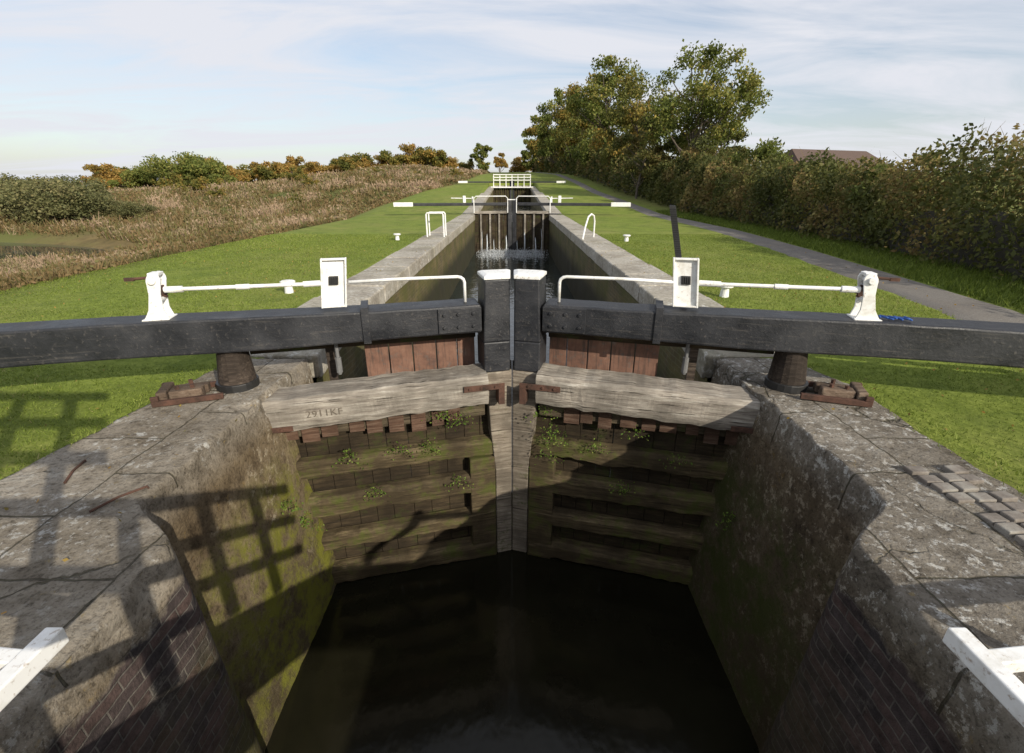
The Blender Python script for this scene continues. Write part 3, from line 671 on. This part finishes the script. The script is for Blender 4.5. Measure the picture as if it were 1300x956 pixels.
def hedge(name,pts,hts,w,n,ls,mat,label,amp=.42):
    pts=np.array(pts); L=np.concatenate([[0],np.cumsum(np.hypot(*np.diff(pts,axis=0).T))])
    u=rng.random(n)**1.5*L[-1]; cx=np.interp(u,L,pts[:,0]); cy=np.interp(u,L,pts[:,1]); h=np.interp(u,L,hts)
    bumpy=np.array([noise.fractal(Vector((a*.42,3.1,0)),1,2,4) for a in u]); h=h*(1+bumpy*amp)
    a=rng.uniform(0,math.pi,n); r=rng.random(n)**.3
    lump=1+.5*np.array([noise.noise(Vector((p*.75,q*1.6,1.7))) for p,q in zip(u,a)])+.22*np.array([noise.noise(Vector((p*2.3,q*4,7.7))) for p,q in zip(u,a)])
    X_=cx-np.cos(a)*w*r*lump; Z_=np.sin(a)**.8*h*r*.97*(.6+.4*lump)+rng.random(n)*.1; Y_=cy+rng.normal(size=n)*.1
    zz=G0(X_,Y_)+Z_; P_=np.stack([X_,Y_,zz],1)
    big=np.array([noise.fractal(Vector((p*.45,q*1.0,5)),1,2,3) for p,q in zip(u,a)])
    t=.38+big*.95+rng.normal(size=n)*.13
    size=ls*(.6+.7*rng.random(n))*(1+u/L[-1]*2.2)
    Q=leafq(P_,size)
    m=n//22; j=rng.integers(0,n,m); B0=P_[j].copy(); hh=rng.uniform(.15,.5,m)*(1+u[j]/L[-1])*.6; Q2=bladeq(B0,hh,.008*(1+u[j]/L[-1]*3),.6,.3)
    Q=np.concatenate([Q,Q2]); t=np.concatenate([t,rng.uniform(.6,1.0,m)])
    e=empty(name,(0,0,0)); tag(e,label,'hedge')
    quads('foliage',Q,t,mat,e)
    rows=[]
    for v in np.linspace(0,L[-1],90):
        x0,y0,h0=np.interp(v,L,pts[:,0]),np.interp(v,L,pts[:,1]),np.interp(v,L,hts); h0*=1+amp*noise.fractal(Vector((v*.42,3.1,0)),1,2,4)
        row=[]
        for b in np.linspace(0,math.pi,9):
            lm=1+.45*noise.noise(Vector((v*.75,b*1.6,1.7)))
            xx=x0-math.cos(b)*w*.50*lm; z_=math.sin(b)*h0*.45*(.6+.4*lm)
            row.append((xx,y0,float(G0(xx,y0))+z_-.05))
        rows.append(row)
    grid_mesh('light_blocking_core',np.array(rows),CORE,parent=e)  # dark shell added inside the hedge to block light between the leaves
    return e
hedge('hedge',[(9.8,1),(10.0,8),(11.2,16),(12.1,30),(12.6,46)],[2.4,2.35,2.25,2.9,3.4],1.5,90000,.040,HEDGE,'long overgrown olive and russet hedge bordering the towpath',.5)
hedge('hedge',[(12.6,46),(12.2,60),(10.7,100),(8.2,150)],[3.8,4.0,4.5,5],1.9,28000,.14,HEDGE,'darker undergrowth beneath the trees by the towpath')
for (x,y,H,R,mt,lb) in ((12.6,20,2.9,1.7,AUTL,'rounded olive bush growing out of the hedge'),(13.8,28,3.7,2.1,GREENL,'taller green bush rising from the hedge'),(12.4,10,2.75,1.5,HEDGE,'russet bush leaning from the hedge'),(13.2,35,4.3,2.0,HEDGE,'brown bush beneath the tall tree'),(11.3,14.5,2.6,1.3,GREENL,'low green bush at the front of the hedge')):
    tree('bush',(x,y),H,R,.2,30,7000,.045+y*.0018,mt,lb,.05,'bushes in the hedge',True,cat='bush')
LG='willow scrub around the pond'
t1=tree('willow_bush',(-39,43),4.6,4.2,.2,46,13000,.13,WILLOW,'grey-green rounded willow bush beside the pond',.10,LG,True,cat='bush')
t1.scale=(1,1,.82)
for (p,s,r) in (((-45,44.5),.9,1.1),((-52,44),.9,3.3),((-45,51),.85,4.2),((-60,47),.95,.6),((-53,56),.9,2.0),((-33.5,44),.45,2.4)):
    copytree(t1,p,(s*1.05,s,s*random.uniform(.65,.9)),r)
t2=tree('tree',(-54,88),5.8,5.6,.3,50,11000,.22,GREENL,'broad rounded yellow-green tree on the hillside',.25,'trees on the far hillside',sz=1.0)
copytree(t2,(-66,92),(.8,.8,.75),4.0)
t5=tree('bush',(-30,70),2.0,1.6,.1,20,2500,.11,AUTL,'small rounded bush on the rough hillside',.06,'bushes on the hillside',True,cat='bush')
for p,s in (((-38,62),1.0),((-46,68),1.2),((-24,62),.6),((-20,76),.6),((-34,80),1.0),((-27,90),.7),((-44,78),.9),((-13,70),.5),((-22,52),.5),((-33,57),.6),((-9,80),.5),((-7.5,74),.6),((-10,90),.6)):
    copytree(t5,p,(s*1.25,s,s),random.uniform(0,6))
t3=tree('tree',(-60,140),6.6,4.8,.3,36,6000,.30,ORGL,'orange autumn tree in the distant line',.2,'trees on the skyline')
t4=tree('tree',(-45,142),6.6,4.4,.3,36,6000,.30,AUTL,'green-brown autumn tree in the distant line',.2,'trees on the skyline')
x=-108; i=0
while x<-19:
    s=random.uniform(.62,.95); copytree((t3,t3,t4)[i%3],(x,138+random.uniform(-8,10)+(x+55)*.1),(s*1.25,s*1.1,s*random.uniform(.8,1.15)),random.uniform(0,6)); x+=random.uniform(2.4,3.6); i+=1
tree('tree',(-9.0,150),8.6,2.8,1,34,4500,.28,GREENL,'small dark tree standing alone on the skyline',.2,'trees on the skyline')
tree('tree',(-3.4,152),6.0,2.2,1,20,2200,.3,ORGL,'small orange tree on the skyline',.18,'trees on the skyline')
copytree(t4,(-14,155),(.7,.7,.6),1); copytree(t3,(3,158),(.9,.9,.75),2)

# weeds band
N=105000; yy=6+rng.random(N)**1.6*100; xx=xb(yy)-.1-rng.random(N)**1.3*np.interp(yy,[7,25,60,100],[12,17,50,80])
e_=((xx-PC[0])/PC[2])**2+((yy-PC[1])/PC[3])**2; m=(e_>1.20); 
pn=np.array([noise.fractal(Vector((a*.25,b*.22,0)),1,2,3) for a,b in zip(xx,yy)])
pf=np.array([noise.noise(Vector((a*1.1,b*1.0,3))) for a,b in zip(xx,yy)])
m&=rng.random(N)<np.clip(.7+pn*1.2+pf*.8,0.05,1); xx,yy,pn,pf,e_=xx[m],yy[m],pn[m],pf[m],e_[m]
h=rng.uniform(.2,.65,len(xx))*(1+pn*.9+pf*.7); h=np.maximum(h*np.interp(xb(yy)-xx,[0,1.5,5],[.3,.75,1.0]),.06); h=np.where((xx<-12)&(yy<30),h*.65,h); h=np.where((xx<-9)&(yy<16),h*.8,h); w=.014+.0014*yy
P=np.stack([xx,yy,G0(xx,yy)-.02],1); Q=bladeq(P,h,w,.3,.5)
tp=P.copy(); tp[:,2]+=h*rng.uniform(.3,1,len(xx)); Q2=leafq(tp+rng.normal(size=tp.shape)*.06,w*1.8,.55)
tt=.5+pn*1.1+pf*.2+rng.normal(size=len(xx))*.16
o=quads('rough_weeds',np.concatenate([Q,Q2]),np.concatenate([tt,tt+.05]),REED); tag(o,'tall dry brown weeds and reeds beyond the mown grass','weeds'); o['kind']='stuff'

# lawn blades
N=230000; yy=1.7+rng.random(N)**1.55*16; side=rng.random(N)<.5
xl=-3.1-rng.random(N)*(-(xb(yy))-2.9); xr=3.0+rng.random(N)*5.4
xx=np.where(side,xl,xr); keep=~((xx>0)&onpath(xx,yy))
inn=np.where(yy<4.6,3.30+.10*np.sin(yy*1.3+np.sign(xx)),3.08); inn=inn-.20*np.clip((2.5-yy)/1.2,0,1)+np.abs(rng.normal(size=N))*.05-.05; keep&=np.abs(xx)>inn; xx,yy=xx[keep],yy[keep]
pn=np.sin(xx*1.7+yy)*np.sin(yy*1.1-xx*.6); pn=pn+np.sin(xx*.5+2)*np.sin(yy*.43+xx*.3)
h=rng.uniform(.010,.034,len(xx))*(1+.3*pn); P=np.stack([xx,yy,G0(xx,yy)-.004+np.where((np.abs(xx)<3.45)&(yy<4.8),.03,0)],1)
o=quads('grass',bladeq(P,h,.006+.0007*yy,.8,.2),.42+.12*pn+rng.normal(size=len(xx))*.22,GRASSL); tag(o,'short mown green grass along the lock side','grass'); o['kind']='stuff'
N=34000; yy=2+rng.random(N)**1.5*30; xx=np.interp(yy,ty,tx)+PW+.03+rng.random(N)*2.2
h=rng.uniform(.04,.17,N); P=np.stack([xx,yy,G0(xx,yy)-.01],1)
o=quads('verge_grass',bladeq(P,h,.010+.0012*yy,.5,.2),.15+rng.normal(size=N)*.2,GRASSL); tag(o,'longer rough grass between towpath and hedge','grass'); o['kind']='stuff'
N=700; xx=np.where(rng.random(N)<.5,rng.uniform(-8,-2.2,N),rng.uniform(2.2,8,N)); yy=rng.uniform(1.5,14,N); P=np.stack([xx,yy,G0(xx,yy)+.045],1)
o=quads('fallen_leaves',leafq(P,.016,.7),rng.random(N),ORGL); tag(o,'scattered small fallen autumn leaves','leaves'); o['kind']='stuff'
spots=[(-.55,4.52,-.5),(-.75,4.48,-.42),(.34,4.55,-.45),(.46,4.50,-.75),(1.25,4.3,-.55),(.42,4.46,-.62),(-1.2,4.38,-.80),(-2.1,3.9,-1.35),(1.7,4.2,-.80),(-.9,4.46,-.80),(.9,4.44,-.80),(.38,4.52,-.95),(-1.7,4.24,-.80),(-1.5,4.3,-1.28),(1.2,4.38,-1.28),(-.6,4.52,-1.28),(-2.15,3.7,-1.0),(2.15,3.75,-1.2)]
for i,(x,y,z) in enumerate(spots):
    n=random.randint(50,120); P=rng.normal(size=(n,3))*np.array([.075,.03,.040]); P[:,2]-=np.abs(P[:,0])*.5
    o=quads('wall_plant',leafq(P,rng.uniform(.007,.018,n),.55),rng.random(n),WEED,loc=(x,y,z)); tag(o,'small leafy green weed growing from the wet timber','plant','weeds on the lock gates'); o['kind']='stuff'

hx,hy=28,46; e=empty('house',(hx,hy,-.7),math.radians(20)); tag(e,'low house with dark brown tiled roof behind the hedge','house')
bm=bmesh.new(); box(bm,-6,6,-3.5,3.5,-.5,2.9); finish('wall',bm,plain('house_brick',(.25,.14,.1)),e)
bm=bmesh.new()
a=[bm.verts.new(c) for c in ((-6.4,-4,2.8),(6.4,-4,2.8),(6.4,4,2.8),(-6.4,4,2.8),(-4.5,0,5.4),(4.5,0,5.4))]
for f in ((0,1,5,4),(1,2,5),(2,3,4,5),(3,0,4),(3,2,1,0)): bm.faces.new([a[i] for i in f])
finish('roof',bm,plain('roof_tile',(.10,.065,.05)),e)

# ------------------------------------------------------------------ light, sky
ts=Vector((.62,-.78,0)).normalized(); EL=math.radians(26)
sd=Vector((ts.x*math.cos(EL),ts.y*math.cos(EL),math.sin(EL)))
sun=bpy.data.lights.new('sun','SUN'); sun.energy=5.0; sun.angle=math.radians(.6); sun.color=(1,.92,.78)
so=bpy.data.objects.new('sun',sun); COL.objects.link(so); so.rotation_euler=(-sd).to_track_quat('-Z','Y').to_euler(); so.location=(10,-10,20)
w=bpy.data.worlds.new('World'); scene.world=w; w.use_nodes=True; nt=w.node_tree; bg=nt.nodes['Background']; bg.inputs[1].default_value=.15
sky=nt.nodes.new('ShaderNodeTexSky'); sky.sky_type='NISHITA'; sky.sun_disc=False; sky.sun_elevation=EL; sky.sun_rotation=math.atan2(ts.x,ts.y); sky.air_density=1.0; sky.dust_density=1.5
tc=nt.nodes.new('ShaderNodeTexCoord'); sp=nt.nodes.new('ShaderNodeSeparateXYZ'); nt.links.new(tc.outputs['Generated'],sp.inputs[0])
def mth(op,a,b):
    x=nt.nodes.new('ShaderNodeMath'); x.operation=op
    for i,v in enumerate((a,b)):
        if isinstance(v,(int,float)): x.inputs[i].default_value=v
        else: nt.links.new(v,x.inputs[i])
    return x.outputs[0]
zc=mth('ADD',mth('MAXIMUM',sp.outputs[2],0.0),.13)
cb=nt.nodes.new('ShaderNodeCombineXYZ'); nt.links.new(mth('DIVIDE',sp.outputs[0],zc),cb.inputs[0]); nt.links.new(mth('DIVIDE',sp.outputs[1],zc),cb.inputs[1])
mp=nt.nodes.new('ShaderNodeMapping'); mp.inputs['Scale'].default_value=(.6,1.5,1); mp.inputs['Rotation'].default_value=(0,0,.25); nt.links.new(cb.outputs[0],mp.inputs[0])
nz=nt.nodes.new('ShaderNodeTexNoise'); nz.inputs['Scale'].default_value=1.0; nz.inputs['Detail'].default_value=9; nz.inputs['Roughness'].default_value=.6; nz.inputs['Distortion'].default_value=.7; nt.links.new(mp.outputs[0],nz.inputs['Vector'])
rp=nt.nodes.new('ShaderNodeValToRGB'); rp.color_ramp.elements[0].position=.36; rp.color_ramp.elements[0].color=(.35,.35,.35,1); rp.color_ramp.elements[1].position=.60; rp.color_ramp.elements[1].color=(.97,.97,.97,1); nt.links.new(nz.outputs['Fac'],rp.inputs[0])
mx=nt.nodes.new('ShaderNodeMix'); mx.data_type='RGBA'; nt.links.new(rp.outputs[0],mx.inputs[0]); nt.links.new(sky.outputs[0],mx.inputs[6]); mx.inputs[7].default_value=(5.3,5.4,5.8,1)
nt.links.new(mx.outputs[2],bg.inputs[0])

# ------------------------------------------------------------------ camera
cam=bpy.data.cameras.new('camera'); cam.sensor_width=36; cam.lens=600/1300*36; cam.clip_start=.05; cam.clip_end=4000
co=bpy.data.objects.new('camera',cam); COL.objects.link(co); co.location=(0,0,1.8); co.rotation_euler=(math.radians(68),0,0)
scene.camera=co
